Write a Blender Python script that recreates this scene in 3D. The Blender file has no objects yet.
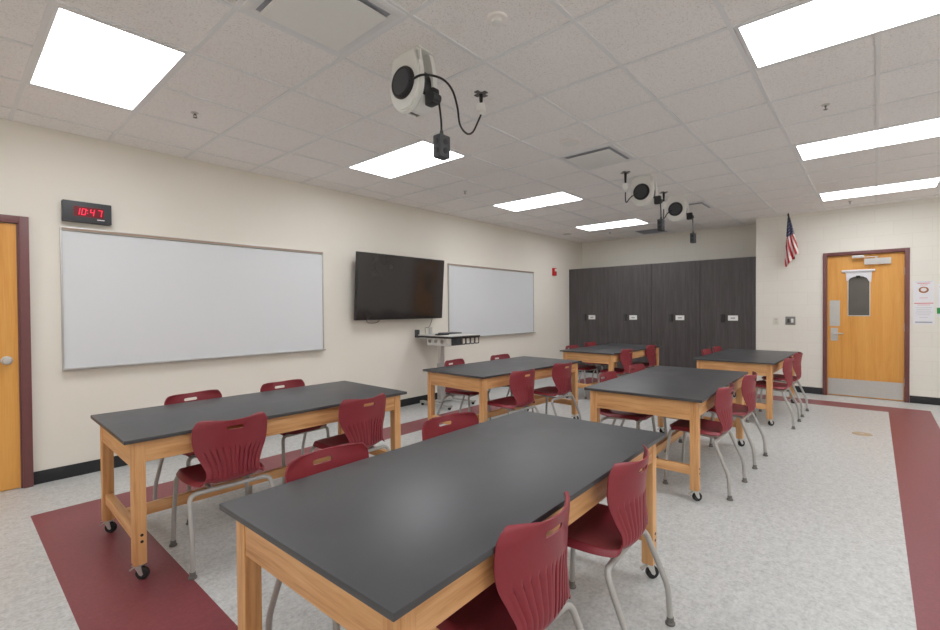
import bpy, bmesh, math, random
from mathutils import Vector, Matrix
random.seed(7)
PI = math.pi
SC = bpy.context.scene
COL = SC.collection

# ------------------------------------------------------------------ camera, world, exposure
H = 2.905          # ceiling height
L = 5.109          # left wall plane (y)
XD = 9.17          # door wall / cabinet fronts (x)
XB = 9.78          # recessed wall behind the cabinets
YC = 1.528         # corner between cabinets and door wall
YR = -4.25         # right wall
XF = -3.35         # wall behind the camera
HT = 0.745         # table top height
cd = bpy.data.cameras.new('camera'); cam = bpy.data.objects.new('camera', cd); COL.objects.link(cam)
cd.sensor_fit = 'HORIZONTAL'; cd.sensor_width = 36.0; cd.lens = 462.045 * 36.0 / 940.0
cd.clip_start = 0.03; cd.clip_end = 100
_f = Vector((0.75221357, 0.65880904, -0.01205739)).normalized()
_r = Vector((0.65876988, -0.75230676, -0.00753526)).normalized()
_u = _r.cross(_f).normalized()
cam.matrix_world = Matrix(((_r.x, _u.x, -_f.x, 0), (_r.y, _u.y, -_f.y, 0), (_r.z, _u.z, -_f.z, 1.3914), (0, 0, 0, 1)))
SC.camera = cam
w = bpy.data.worlds.new('world'); SC.world = w; w.use_nodes = True
w.node_tree.nodes['Background'].inputs[0].default_value = (0.9, 0.92, 1, 1)
w.node_tree.nodes['Background'].inputs[1].default_value = 0.2
vs = SC.view_settings
vs.view_transform = 'Standard'; vs.look = 'None'; vs.gamma = 1; vs.use_curve_mapping = False
vs.exposure = 0.0
SC.cycles.max_bounces = 20; SC.cycles.diffuse_bounces = 16; SC.cycles.glossy_bounces = 6
LIGHT = 10.6        # strength of every ceiling lamp diffuser

# ------------------------------------------------------------------ materials
def lin(c):
    return tuple(((x/255)/12.92 if x/255 <= .04045 else ((x/255+.055)/1.055)**2.4) for x in c) + (1,)
class NT:
    def __init__(s, name, rough=.5, metal=0, spec=.5):
        s.m = bpy.data.materials.new(name); s.m.use_nodes = True
        s.t = s.m.node_tree; s.b = s.t.nodes['Principled BSDF']
        s.b.inputs['Roughness'].default_value = rough; s.b.inputs['Metallic'].default_value = metal
        s.b.inputs['Specular IOR Level'].default_value = spec
    def n(s, k, **kw):
        x = s.t.nodes.new(k)
        for a, v in kw.items():
            if a in x.inputs: x.inputs[a].default_value = v
            else: setattr(x, a, v)
        return x
    def l(s, a, b): s.t.links.new(a, b)
    def coords(s, scale=(1, 1, 1), space='Object'):
        tc = s.n('ShaderNodeTexCoord'); mp = s.n('ShaderNodeMapping'); mp.inputs['Scale'].default_value = scale
        s.l(tc.outputs[space], mp.inputs['Vector']); return mp.outputs['Vector']
    def noise(s, vec, scale, detail=4, rough=.5, dist=0):
        x = s.n('ShaderNodeTexNoise'); x.inputs['Scale'].default_value = scale; x.inputs['Detail'].default_value = detail
        x.inputs['Roughness'].default_value = rough; x.inputs['Distortion'].default_value = dist
        s.l(vec, x.inputs['Vector']); return x.outputs['Fac']
    def ramp(s, fac, stops):
        x = s.n('ShaderNodeValToRGB'); e = x.color_ramp.elements
        while len(e) < len(stops): e.new(.5)
        for i, (p, c) in enumerate(stops): e[i].position = p; e[i].color = c
        s.l(fac, x.inputs['Fac']); return x.outputs['Color']
    def base(s, sock): s.l(sock, s.b.inputs['Base Color'])
    def bump(s, fac, strength=.2, dist=.002):
        x = s.n('ShaderNodeBump'); x.inputs['Strength'].default_value = strength; x.inputs['Distance'].default_value = dist
        s.l(fac, x.inputs['Height']); s.l(x.outputs['Normal'], s.b.inputs['Normal'])
def plain(name, c, rough=.5, metal=0, spec=.5, var=.04, scale=30):
    k = NT(name, rough, metal, spec); v = k.coords()
    f = k.noise(v, scale, 3)
    a = lin(c); lo = tuple(x*(1-var) for x in a[:3])+(1,); hi = tuple(min(1, x*(1+var)) for x in a[:3])+(1,)
    k.base(k.ramp(f, [(.3, lo), (.7, hi)])); return k.m
M = {}
M['wall'] = None
k = NT('painted_drywall', .75, 0, .25); v = k.coords(space='Generated'); v = k.coords()
k.base(k.ramp(k.noise(v, 1.3, 3), [(.3, lin((233, 228, 217))), (.7, lin((236, 231, 221)))])); k.bump(k.noise(v, 180, 2), .08, .001); M['wall'] = k.m
def block_mat(name, swz):
    k = NT(name, .6, 0, .3); tc = k.n('ShaderNodeTexCoord'); sp = k.n('ShaderNodeSeparateXYZ'); cb = k.n('ShaderNodeCombineXYZ')
    k.l(tc.outputs['Object'], sp.inputs[0]); k.l(sp.outputs[swz], cb.inputs['X']); k.l(sp.outputs['Z'], cb.inputs['Y'])
    br = k.n('ShaderNodeTexBrick'); k.l(cb.outputs[0], br.inputs['Vector'])
    br.inputs['Scale'].default_value = 1; br.inputs['Brick Width'].default_value = .4064; br.inputs['Row Height'].default_value = .2032
    br.inputs['Mortar Size'].default_value = .005; br.inputs['Mortar Smooth'].default_value = .6
    br.inputs['Color1'].default_value = lin((234, 231, 222)); br.inputs['Color2'].default_value = lin((232, 229, 220)); br.inputs['Mortar'].default_value = lin((228, 224, 214))
    k.base(br.outputs['Color'])
    inv = k.n('ShaderNodeMath', operation='SUBTRACT'); inv.inputs[0].default_value = 1; k.l(br.outputs['Fac'], inv.inputs[1])
    k.bump(inv.outputs[0], .16, .003); return k.m
M['block_y'] = block_mat('painted_block_wall', 'Y')
M['block_x'] = block_mat('painted_block_wall_side', 'X')
k = NT('ceiling_tile', .9, 0, .1); v = k.coords()
n1 = k.noise(v, 130, 2, .7); k.base(k.ramp(n1, [(.33, lin((214, 209, 207))), (.42, lin((246, 243, 241))), (.7, lin((249, 246, 244)))])); k.bump(n1, .25, .002); M['tile'] = k.m
M['grid'] = plain('ceiling_grid_white', (234, 234, 234), .45, var=.01)
# floor vinyl: mottled grey
def floor_mat(name, cols, s2=60):
    k = NT(name, .38, 0, .4); v = k.coords()
    a = k.noise(v, 20, 6, .7); b = k.noise(v, s2, 3, .7)
    mx = k.n('ShaderNodeMath', operation='ADD'); k.l(a, mx.inputs[0]); k.l(b, mx.inputs[1])
    hf = k.n('ShaderNodeMath', operation='MULTIPLY'); hf.inputs[1].default_value = .5; k.l(mx.outputs[0], hf.inputs[0])
    k.base(k.ramp(hf.outputs[0], [(.36, lin(cols[0])), (.5, lin(cols[1])), (.64, lin(cols[2]))]))
    k.bump(b, .05, .001)
    r = k.n('ShaderNodeMapRange'); r.inputs['To Min'].default_value = .3; r.inputs['To Max'].default_value = .48; k.l(a, r.inputs['Value']); k.l(r.outputs[0], k.b.inputs['Roughness'])
    return k.m
M['floor'] = floor_mat('grey_vinyl_floor', [(172, 174, 173), (197, 199, 198), (214, 216, 215)])
M['floor_red'] = floor_mat('maroon_vinyl_floor', [(124, 62, 68), (133, 68, 74), (141, 76, 82)])
def wood(name, axis, cols, rough=.42, fine=1.0):
    k = NT(name, rough, 0, .4); s = [26*fine, 26*fine, 26*fine]; s[axis] = 1.6*fine; v = k.coords(tuple(s))
    a = k.noise(v, 1.1, 6, .65, .6)
    s2 = [150.0]*3; s2[axis] = 5.0; v2 = k.coords(tuple(s2)); b = k.noise(v2, 1.0, 2, .5)
    mx = k.n('ShaderNodeMath', operation='MULTIPLY_ADD'); k.l(b, mx.inputs[0]); mx.inputs[1].default_value = .35; k.l(a, mx.inputs[2])
    k.base(k.ramp(mx.outputs[0], [(.42, lin(cols[0])), (.62, lin(cols[1])), (.85, lin(cols[2]))])); k.bump(b, .06, .001)
    return k.m
OAK = [(188, 130, 80), (218, 164, 110), (231, 183, 130)]
for i, a in enumerate('xyz'): M['oak_'+a] = wood('oak_grain_'+a, i, OAK)
M['door_wood'] = wood('honey_door_veneer', 2, [(208, 144, 66), (223, 159, 78), (231, 171, 92)], .38, .35)
M['laminate'] = wood('charcoal_woodgrain_laminate', 2, [(66, 62, 62), (77, 73, 73), (88, 84, 84)], .45, .8)
k = NT('black_resin_top', .45, 0, .8); v = k.coords()
a = k.noise(v, 3.5, 5, .6, 1.5); k.base(k.ramp(a, [(.3, lin((55, 56, 59))), (.7, lin((64, 65, 68)))]))
r = k.n('ShaderNodeMapRange'); r.inputs['To Min'].default_value = .35; r.inputs['To Max'].default_value = .50; k.l(a, r.inputs['Value']); k.l(r.outputs[0], k.b.inputs['Roughness'])
M['top'] = k.m
M['maroon'] = plain('maroon_plastic', (140, 48, 58), .40, var=.03, scale=60)
M['maroon_inner'] = M['maroon']
M['tube'] = plain('silver_grey_tube', (180, 179, 176), .38, .2, var=.02)
M['glide'] = plain('grey_glide', (110, 108, 104), .45)
M['frame_red'] = plain('dark_maroon_paint', (116, 72, 72), .4, var=.03)
M['black_rubber'] = plain('black_rubber', (30, 30, 32), .6)
M['baseboard'] = plain('black_vinyl_base', (38, 39, 42), .5)
M['black'] = plain('black_plastic', (26, 26, 28), .45)
M['dark_grey'] = plain('dark_grey_plastic', (62, 64, 68), .5)
M['steel'] = plain('brushed_steel', (206, 205, 202), .38, .6, var=.05, scale=80)
M['alu'] = plain('aluminium', (196, 195, 192), .38, .45, var=.02)
M['white'] = plain('white_plastic', (236, 236, 232), .45, var=.01)
M['cream'] = plain('cream_plastic', (226, 222, 208), .5, var=.01)
M['paper'] = plain('white_paper', (232, 232, 236), .8, var=.01)
M['board'] = plain('whiteboard_enamel', (221, 224, 227), .22, 0, .5, var=.008, scale=2)
M['cork'] = plain('tan_map_rail', (160, 138, 120), .7)
M['red'] = plain('alarm_red', (190, 32, 36), .4)
M['flag_red'] = plain('flag_red', (186, 34, 48), .7)
M['flag_white'] = plain('flag_white', (232, 228, 226), .7, var=.01)
M['flag_blue'] = plain('flag_blue', (38, 48, 92), .7)
M['print_red'] = plain('print_red', (214, 70, 74), .8)
M['print_grey'] = plain('print_grey', (170, 172, 180), .8)
M['print_green'] = plain('print_green', (60, 150, 84), .8)
M['print_food'] = plain('print_food', (168, 110, 78), .8, var=.4, scale=90)
M['tan'] = plain('tan_floor_cover', (186, 166, 138), .5)
M['vent'] = plain('vent_panel_white', (204, 202, 198), .5, var=.01)
M['vent_dark'] = plain('mid_grey', (104, 102, 100), .7)  # plain grey of the sprinkler bodies, ceiling clips and laptop lid
M['pull_dark'] = plain('pull_grey', (44, 42, 42), .5)  # own dark colour of the cabinet pulls
M['bright'] = plain('bright_white', (244, 240, 236), .5, var=.005)
M['alu_dark'] = plain('grey_metal_plate', (138, 136, 132), .45, .3)
M['dark_void'] = plain('dark_void', (14, 14, 14), .9)
k = NT('tv_glass', .10, 0, .6); v = k.coords(); k.base(k.ramp(k.noise(v, 4, 2), [(.3, lin((34, 31, 32))), (.7, lin((40, 36, 37)))])); M['tv'] = k.m
k = NT('window_glass', .08, 0, .5); v = k.coords(); k.base(k.ramp(k.noise(v, 2, 2), [(.3, lin((92, 90, 84))), (.7, lin((104, 100, 94)))])); M['dglass'] = k.m
def emit(name, c, s):
    m = bpy.data.materials.new(name); m.use_nodes = True; t = m.node_tree; t.nodes.clear()
    e = t.nodes.new('ShaderNodeEmission'); e.inputs[0].default_value = c; e.inputs[1].default_value = s
    o = t.nodes.new('ShaderNodeOutputMaterial'); t.links.new(e.outputs[0], o.inputs[0]); return m
M['lamp'] = emit('lit_diffuser', (0.975, 0.99, 1.02, 1), LIGHT)
M['led'] = emit('red_led', (1.0, 0.04, 0.09, 1), 1.6)
k = NT('clock_window_red', .3); k.base(k.ramp(k.noise(k.coords(), 5, 2), [(.3, lin((110, 8, 22))), (.7, lin((120, 10, 26)))])); M['clock_red'] = k.m

# ------------------------------------------------------------------ mesh helpers
def clamp01(x): return max(0.0, min(1.0, x))
def sst(x): x = clamp01(x); return x*x*(3-2*x)
def bx(bm, x0, x1, y0, y1, z0, z1, bev=0.0, seg=2, mi=0, rot=None, cen=None):
    r = bmesh.ops.create_cube(bm, size=1.0)
    vs_ = r['verts']
    bmesh.ops.scale(bm, vec=(abs(x1-x0), abs(y1-y0), abs(z1-z0)), verts=vs_)
    bmesh.ops.translate(bm, vec=((x0+x1)/2, (y0+y1)/2, (z0+z1)/2), verts=vs_)
    if rot is not None: bmesh.ops.rotate(bm, cent=cen or ((x0+x1)/2, (y0+y1)/2, (z0+z1)/2), matrix=rot, verts=vs_)
    fs = list({f for v_ in vs_ for f in v_.link_faces})
    for f in fs: f.material_index = mi
    if bev > 0:
        es = list({e for v_ in vs_ for e in v_.link_edges})
        bmesh.ops.bevel(bm, geom=es, offset=bev, segments=seg, profile=.6, affect='EDGES')
def cyl(bm, p0, p1, r0, r1=None, seg=20, cap=True):
    p0 = Vector(p0); p1 = Vector(p1); d = p1-p0; r1 = r0 if r1 is None else r1
    q = d.to_track_quat('Z', 'Y').to_matrix().to_4x4()
    mt = Matrix.Translation((p0+p1)/2) @ q
    bmesh.ops.create_cone(bm, cap_ends=cap, segments=seg, radius1=r0, radius2=r1, depth=d.length, matrix=mt)
def smooth_path(pts, n=6, it=1):
    """Catmull-Rom through the points"""
    P = [Vector(p) for p in pts]; out = []
    for i in range(len(P)-1):
        a = P[i-1] if i > 0 else P[i]*2-P[i+1]; b = P[i]; c = P[i+1]; d = P[i+2] if i+2 < len(P) else P[i+1]*2-P[i]
        for j in range(n):
            t = j/n
            out.append(.5*((2*b)+(-a+c)*t+(2*a-5*b+4*c-d)*t*t+(-a+3*b-3*c+d)*t**3))
    out.append(P[-1]); return out
def fillet(pts, r, n=5):
    P = [Vector(p) for p in pts]; out = [P[0]]
    for i in range(1, len(P)-1):
        a, b, c = P[i-1], P[i], P[i+1]; u = (a-b); w_ = (c-b); rr = min(r, u.length*.45, w_.length*.45)
        s = b+u.normalized()*rr; e = b+w_.normalized()*rr
        for j in range(n+1):
            t = j/n; out.append((1-t)**2*s+2*t*(1-t)*b+t*t*e)
    out.append(P[-1]); return out
def tube(bm, pts, r, seg=12, cap=True):
    P = [Vector(p) for p in pts]; rings = []
    t0 = (P[1]-P[0]).normalized(); up = Vector((0, 0, 1)) if abs(t0.z) < .9 else Vector((1, 0, 0)); nrm = (up-t0*up.dot(t0)).normalized()
    for i, p in enumerate(P):
        t = ((P[min(i+1, len(P)-1)]-P[max(i-1, 0)])).normalized()
        nrm = (nrm-t*nrm.dot(t)).normalized(); bn = t.cross(nrm)
        rr = r[i] if isinstance(r, (list, tuple)) else r
        rings.append([bm.verts.new(p+(nrm*math.cos(2*PI*k_/seg)+bn*math.sin(2*PI*k_/seg))*rr) for k_ in range(seg)])
    for a, b in zip(rings, rings[1:]):
        for k_ in range(seg): bm.faces.new((a[k_], a[(k_+1) % seg], b[(k_+1) % seg], b[k_]))
    if cap: bm.faces.new(rings[0][::-1]); bm.faces.new(rings[-1])
def prism(bm, poly, fn, d0, d1):
    """polygon (a,b) extruded between d0 and d1; fn(a,b,d)->xyz"""
    A = [bm.verts.new(fn(a, b, d0)) for a, b in poly]; B = [bm.verts.new(fn(a, b, d1)) for a, b in poly]
    bm.faces.new(A); bm.faces.new(B[::-1]); n = len(poly)
    for i in range(n): bm.faces.new((A[i], B[i], B[(i+1) % n], A[(i+1) % n]))
def lathe(bm, prof, seg=28, mt=None):
    rings = []
    for r, z in prof:
        rings.append([bm.verts.new((r*math.cos(2*PI*i/seg), r*math.sin(2*PI*i/seg), z)) for i in range(seg)])
    vs_ = [v_ for q in rings for v_ in q]
    for a, b in zip(rings, rings[1:]):
        for i in range(seg): bm.faces.new((a[i], a[(i+1) % seg], b[(i+1) % seg], b[i]))
    bm.faces.new(rings[0][::-1]); bm.faces.new(rings[-1])
    if mt is not None: bmesh.ops.transform(bm, matrix=mt, verts=vs_)
def obj(name, bm, mats, parent=None, smooth=True, ang=35, loc=None):
    bmesh.ops.recalc_face_normals(bm, faces=bm.faces)
    me = bpy.data.meshes.new(name); bm.to_mesh(me); bm.free()
    for m in (mats if isinstance(mats, (list, tuple)) else [mats]): me.materials.append(m)
    if smooth:
        for p in me.polygons: p.use_smooth = True
        me.set_sharp_from_angle(angle=math.radians(ang))
    o = bpy.data.objects.new(name, me); COL.objects.link(o)
    if parent is not None: o.parent = parent
    if loc: o.location = loc
    return o
def box(name, x0, x1, y0, y1, z0, z1, mat, parent=None, bev=0.0):
    bm = bmesh.new(); bx(bm, x0, x1, y0, y1, z0, z1, bev); return obj(name, bm, mat, parent)
def thing(name, label, cat, loc=(0, 0, 0), rotz=0, group=None):
    o = bpy.data.objects.new(name, None); COL.objects.link(o); o.empty_display_size = .1
    o.location = loc; o.rotation_euler = (0, 0, rotz); o['label'] = label; o['category'] = cat
    if group: o['group'] = group
    return o
def tag(o, label, cat, group=None):
    o['label'] = label; o['category'] = cat
    if group: o['group'] = group
    return o
def struct(o): o['kind'] = 'structure'; return o
def dup(root, loc, rotz=0, label=None, group=None):
    r = root.copy(); COL.objects.link(r); r.location = loc; r.rotation_euler = (0, 0, rotz)
    if label: r['label'] = label
    if group: r['group'] = group
    for ch in list(root.children):
        c = ch.copy(); COL.objects.link(c); c.parent = r
        for g in list(ch.children):
            d = g.copy(); COL.objects.link(d); d.parent = c
    return r

# ------------------------------------------------------------------ the room
# floor: grey vinyl with a maroon band laid as a rectangle
bm = bmesh.new()
xs = [XF, .377, .84, 8.18, 8.60, XB+.15]; ys = [YR, -.56, -.14, 3.947, 4.345, L]
gv = [[bm.verts.new((x, y, 0)) for y in ys] for x in xs]
for i in range(5):
    for j in range(5):
        f = bm.faces.new((gv[i][j], gv[i+1][j], gv[i+1][j+1], gv[i][j+1]))
        ring = (i in (1, 3) and 1 <= j <= 3) or (j in (1, 3) and 1 <= i <= 3)
        f.material_index = 1 if ring else 0
r = bmesh.ops.extrude_face_region(bm, geom=bm.faces[:]); bmesh.ops.translate(bm, vec=(0, 0, -.1), verts=[g for g in r['geom'] if isinstance(g, bmesh.types.BMVert)])
struct(obj('floor', bm, [M['floor'], M['floor_red']], smooth=False))
struct(box('ceiling', XF, XB+.15, YR, L, H, H+.12, M['tile']))
# suspended grid: main runners every 0.6025 m in y, cross tees every 0.6115 m in x
GX0, GXP, GY0, GYP = .372, .6115, 3.0, 1.205
def gx(i): return GX0+GXP*i
def gy(j): return GY0-GYP*j
bm = bmesh.new()
for j in range(-3, 13):
    y = gy(j/2)
    if YR < y < L: bx(bm, XF, XB if y > YC else XD, y-.012, y+.012, H-.006, H+.001)
for i in range(-6, 17):
    x = gx(i)
    if XF < x < XB: bx(bm, x-.012, x+.012, YR if x < XD else YC, L, H-.0055, H+.001)
bx(bm, XF, XD, YR, YR+.02, H-.006, H+.001)
struct(obj('trim_1', bm, M['grid'], smooth=False))
struct(box('wall_left', XF-.12, XB+.12, L, L+.12, 0, H, M['wall']))
struct(box('wall_right', XF-.12, XB+.12, YR-.12, YR, 0, H, M['wall']))
struct(box('wall_rear', XF-.12, XF, YR, L, 0, H, M['wall']))
# door wall, with the real opening for the door
DY0, DY1, DT = .615, -.380, 2.232
bm = bmesh.new()
bx(bm, XD, XD+.2, YR, DY1, 0, H); bx(bm, XD, XD+.2, DY0, YC, 0, H); bx(bm, XD, XD+.2, DY1, DY0, DT, H)
struct(obj('wall_door_side', bm, M['block_y'], smooth=False))
struct(box('wall_return', XD+.2, XB, YC-.2, YC, 0, H, M['block_x']))
struct(box('wall_back', XB, XB+.12, YC-.2, L, 0, H, M['block_y']))
# baseboards
bm = bmesh.new()
bx(bm, .464, XD, L-.008, L, 0, .105, .003); struct(obj('baseboard_left', bm, M['baseboard']))
bm = bmesh.new(); bx(bm, XD-.008, XD, DY0+.002, YC, 0, .105, .003); struct(obj('baseboard_back', bm, M['baseboard']))
bm = bmesh.new(); bx(bm, XD-.008, XD, YR, DY1-.002, 0, .105, .003); struct(obj('baseboard_back_right', bm, M['baseboard']))

# door 1: classroom door in the block wall
def door_frame(parent, a0, a1, top, w_, depth, fn, name='door_frame'):
    bm = bmesh.new()
    def b(a, b_, z0, z1, d0, d1):
        p = [fn(a, d0), fn(b_, d1)]
        bx(bm, min(p[0][0], p[1][0]), max(p[0][0], p[1][0]), min(p[0][1], p[1][1]), max(p[0][1], p[1][1]), z0, z1, .003)
    b(a0, a0+w_, 0, top, -.018, depth); b(a1-w_, a1, 0, top, -.018, depth); b(a0+w_, a1-w_, top-w_, top, -.018, depth)
    # inner stop
    b(a0+w_, a0+w_+.014, 0, top-w_, .085, depth); b(a1-w_-.014, a1-w_, 0, top-w_, .085, depth); b(a0+w_, a1-w_, top-w_-.014, top-w_, .085, depth)
    return obj(name, bm, M['frame_red'], parent)
d1 = bpy.data.objects.new('door_1', None); COL.objects.link(d1); d1.location = (XD, 0, 0); struct(d1)
door_frame(d1, DY1, DY0, DT, .05, .19, lambda a, d: (d, a))
# the leaf with a window opening
lx0, lx1 = .035, .079; ly0, ly1 = DY1+.053, DY0-.053; wy0, wy1, wz0, wz1 = .055, .31, 1.25, 1.86
bm = bmesh.new()
bx(bm, lx0, lx1, ly0, wy0, .008, DT-.054, 0); bx(bm, lx0, lx1, wy1, ly1, .008, DT-.054, 0)
bx(bm, lx0, lx1, wy0, wy1, .008, wz0, 0); bx(bm, lx0, lx1, wy0, wy1, wz1, DT-.054, 0)
leaf = obj('door_leaf', bm, M['door_wood'], d1, smooth=False)
bm = bmesh.new()
for a in ((wy0-.006, wy0+.006, wz0-.006, wz1+.006), (wy1-.006, wy1+.006, wz0-.006, wz1+.006), (wy0+.006, wy1-.006, wz0-.006, wz0+.006), (wy0+.006, wy1-.006, wz1-.006, wz1+.006)):
    bx(bm, lx0-.006, lx1, a[0], a[1], a[2], a[3], .002)
obj('window_bead', bm, M['steel'], leaf)
box('window_pane', lx0+.016, lx0+.022, wy0+.004, wy1-.004, wz0+.004, wz1-.004, M['dglass'], leaf)
box('kick_plate', lx0-.002, lx0+.001, ly0+.01, ly1-.01, .02, .27, M['steel'], leaf)
box('pull_plate', lx0-.003, lx0+.001, .405, .535, 1.09, 1.49, M['steel'], leaf, 0)
bm = bmesh.new()
cyl(bm, (lx0, .475, .975), (lx0-.012, .475, .975), .034); cyl(bm, (lx0-.012, .475, .975), (lx0-.055, .475, .975), .012)
tube(bm, fillet([(lx0-.05, .475, .975), (lx0-.055, .40, .975), (lx0-.045, .365, .973)], .02), .010)
bx(bm, lx0-.003, lx0+.001, .43, .52, .86, 1.06, 0)
obj('door_lever', bm, M['steel'], leaf)
bm = bmesh.new(); bx(bm, lx0-.055, lx0, -.18, .12, 2.02, 2.11, .005); cl = obj('door_closer', bm, M['vent'], leaf)
bm = bmesh.new(); cyl(bm, (lx0-.03, -.02, 2.11), (lx0-.03, -.02, 2.131), .014)
bx(bm, lx0-.04, lx0-.02, -.03, .20, 2.131, 2.139, .002); bx(bm, lx0-.05, -.012, .185, .21, 2.131, 2.139, .001); bx(bm, -.05, -.018, .12, .26, 2.125, 2.165, .003)
obj('closer_arm', bm, M['steel'], cl)
bm = bmesh.new()
for z in (.28, 1.08, 1.9): cyl(bm, (.028, ly0-.003, z-.055), (.028, ly0-.003, z+.055), .008)
obj('hinge', bm, M['steel'], d1)
# roller of paper blind fixed above the door window
t = thing('door_window_shade', 'white rolled paper shade over the top of the far door window', 'blind', (XD+lx0, 0, 0))
bm = bmesh.new(); cyl(bm, (-.022, -.005, 1.935), (-.022, .385, 1.935), .018); bx(bm, -.006, -.001, .03, .345, 1.905, 1.95, .001)
sg = [(0.03, 1.94), (.335, 1.94), (.33, 1.79), (.305, 1.79), (.285, 1.825), (.245, 1.845), (.19, 1.855), (.13, 1.845), (.09, 1.822), (.065, 1.77), (.04, 1.76)]
obj('shade_roll', bm, M['paper'], t)
bm = bmesh.new(); prism(bm, sg, lambda a, b, d: (d, a, b), -.010, -.007); obj('shade_paper', bm, M['paper'], t)
bm = bmesh.new(); bx(bm, -.018, -.010, .165, .215, 1.828, 1.862, .002); obj('shade_clip', bm, M['black'], t)

# door 2: at the left edge of the left wall
d2 = bpy.data.objects.new('door_2', None); COL.objects.link(d2); d2.location = (0, L, 0); struct(d2)
def door2frame():
    bm = bmesh.new(); a0, a1, tp, w_ = -.55, .463, 2.153, .058
    for q in ((a0, a0+w_, 0, tp), (a1-w_, a1, 0, tp), (a0+w_, a1-w_, tp-w_, tp)): bx(bm, q[0], q[1], -.045, -.0005, q[2], q[3], .003)
    bx(bm, a1-w_-.012, a1-w_, -.03, -.0005, 0, tp-w_, 0)
    return obj('door_frame', bm, M['frame_red'], d2)
door2frame()
leaf2 = box('door_leaf', -.49, .392, -.018, -.001, .008, 2.09, M['door_wood'], d2)
bm = bmesh.new()
kn = Matrix.Translation((.325, -.018, 1.02)) @ Matrix.Rotation(PI/2, 4, 'X')
lathe(bm, [(.034, 0), (.034, .006), (.013, .010), (.012, .032), (.024, .038), (.030, .050), (.030, .062), (.022, .072), (.006, .075)], 28, kn)
obj('door_knob', bm, M['steel'], leaf2)

# ------------------------------------------------------------------ ceiling lights
def ceiling_light(name_loc, label, group='recessed ceiling light panels'):
    t = thing('ceiling_light', label, 'ceiling light', name_loc, 0, group)
    return t
def light_parts(t):
    w_, l_ = GXP-.024, GYP-.036
    bm = bmesh.new()
    f = .018
    for q in ((-w_/2, w_/2, -l_/2, -l_/2+f), (-w_/2, w_/2, l_/2-f, l_/2), (-w_/2, -w_/2+f, -l_/2+f, l_/2-f), (w_/2-f, w_/2, -l_/2+f, l_/2-f)):
        bx(bm, *q, -.004, .004)
    obj('light_frame', bm, M['grid'], t, smooth=False)
    box('diffuser', -w_/2+f, w_/2-f, -l_/2+f, l_/2-f, -.002, .003, M['lamp'], t)
LX = [gx(-4)+GXP/2, gx(0)+GXP/2, gx(4)+GXP/2, gx(8)+GXP/2, gx(12)+GXP/2]
rows = {'L': (gy(-1)+gy(0))/2, 'R': (gy(2)+gy(3))/2}
rows['L'] = gy(0)+GYP/2; rows['R'] = gy(3)+GYP/2; 
labs = {('L', 1): 'square-looking bright ceiling panel at upper left above the digital clock',
        ('L', 2): 'bright ceiling panel behind the hanging black outlet box, above the television',
        ('L', 3): 'bright ceiling panel above the smaller whiteboard, third along the left wall',
        ('L', 4): 'farthest bright ceiling panel of the left row, near the cabinets',
        ('R', 2): 'largest bright ceiling panel at the upper right corner of the room',
        ('R', 3): 'bright ceiling panel in the middle of the right-hand row',
        ('R', 4): 'bright ceiling panel nearest the far door wall, above the wooden door'}
proto_l = None
for rk in ('L', 'R'):
    for i in range(1, 5):
        loc = (LX[i], rows[rk], H-.004)
        lab = labs.get((rk, i), 'bright ceiling panel behind the camera on the right')
        if proto_l is None:
            proto_l = ceiling_light(loc, lab); light_parts(proto_l)
        else:
            dup(proto_l, loc, 0, lab)
dup(proto_l, (LX[0], rows['L'], H-.004), 0, 'bright ceiling panel behind the camera on the left side')
dup(proto_l, (LX[0], rows['R'], H-.004), 0, 'bright ceiling panel behind the camera on the right side')
yr2 = gy(6)+GYP/2
for i in range(0, 5):
    dup(proto_l, (LX[i], yr2, H-.004), 0, 'bright ceiling panel of the outer right row, outside the view')

# ------------------------------------------------------------------ ceiling diffusers / returns
def diffuser(loc, label, dark=False):
    t = thing('ceiling_vent', label, 'air vent', loc, 0, 'square ceiling air diffusers')
    s = .295
    bm = bmesh.new()
    # sloped frame
    o_ = [(-s, -s), (s, -s), (s, s), (-s, s)]; i_ = [(a*.80, b*.80) for a, b in o_]
    A = [bm.verts.new((a, b, -.008)) for a, b in o_]; B = [bm.verts.new((a, b, .0)) for a, b in o_]
    C_ = [bm.verts.new((a*.93, b*.93, -.010)) for a, b in o_]; D = [bm.verts.new((a, b, -.0015)) for a, b in i_]
    for k_ in range(4):
        n = (k_+1) % 4
        bm.faces.new((B[k_], B[n], A[n], A[k_])); bm.faces.new((A[k_], A[n], C_[n], C_[k_])); bm.faces.new((C_[k_], C_[n], D[n], D[k_]))
    obj('vent_frame', bm, M['grid'], t, smooth=False)
    box('vent_throat', -s*.80, s*.80, -s*.80, s*.80, -.003, -.0005, M['print_grey'], t)
    if dark:
        bm = bmesh.new()
        for k_ in range(13): bx(bm, -s*.78, s*.78, -s*.76+k_*.036, -s*.76+k_*.036+.012, -.012, -.004)
        obj('grille', bm, M['print_grey'], t, smooth=False)
    else:
        bm = bmesh.new(); bx(bm, -s*.76, s*.76, -s*.76, s*.76, -.024, -.018, .002); obj('face_panel', bm, M['white'], t)
    return t
diffuser((gx(1)+GXP/2, gy(1)+GYP/4, H-.004), 'large square air vent at the top edge, left of the nearest cord reel')
diffuser((gx(6)+GXP/2, gy(1)+GYP/4, H-.004), 'square air vent in mid ceiling just before the pair of far cord reels')
diffuser((gx(11)+GXP/2, gy(1)+GYP/4, H-.004), 'square air vent behind the farthest cord reel')
diffuser((gx(14)+GXP/2-.05, gy(0)+GYP/4, H-.004), 'grey grille vent close to the far wall above the cabinets', True)

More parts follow.
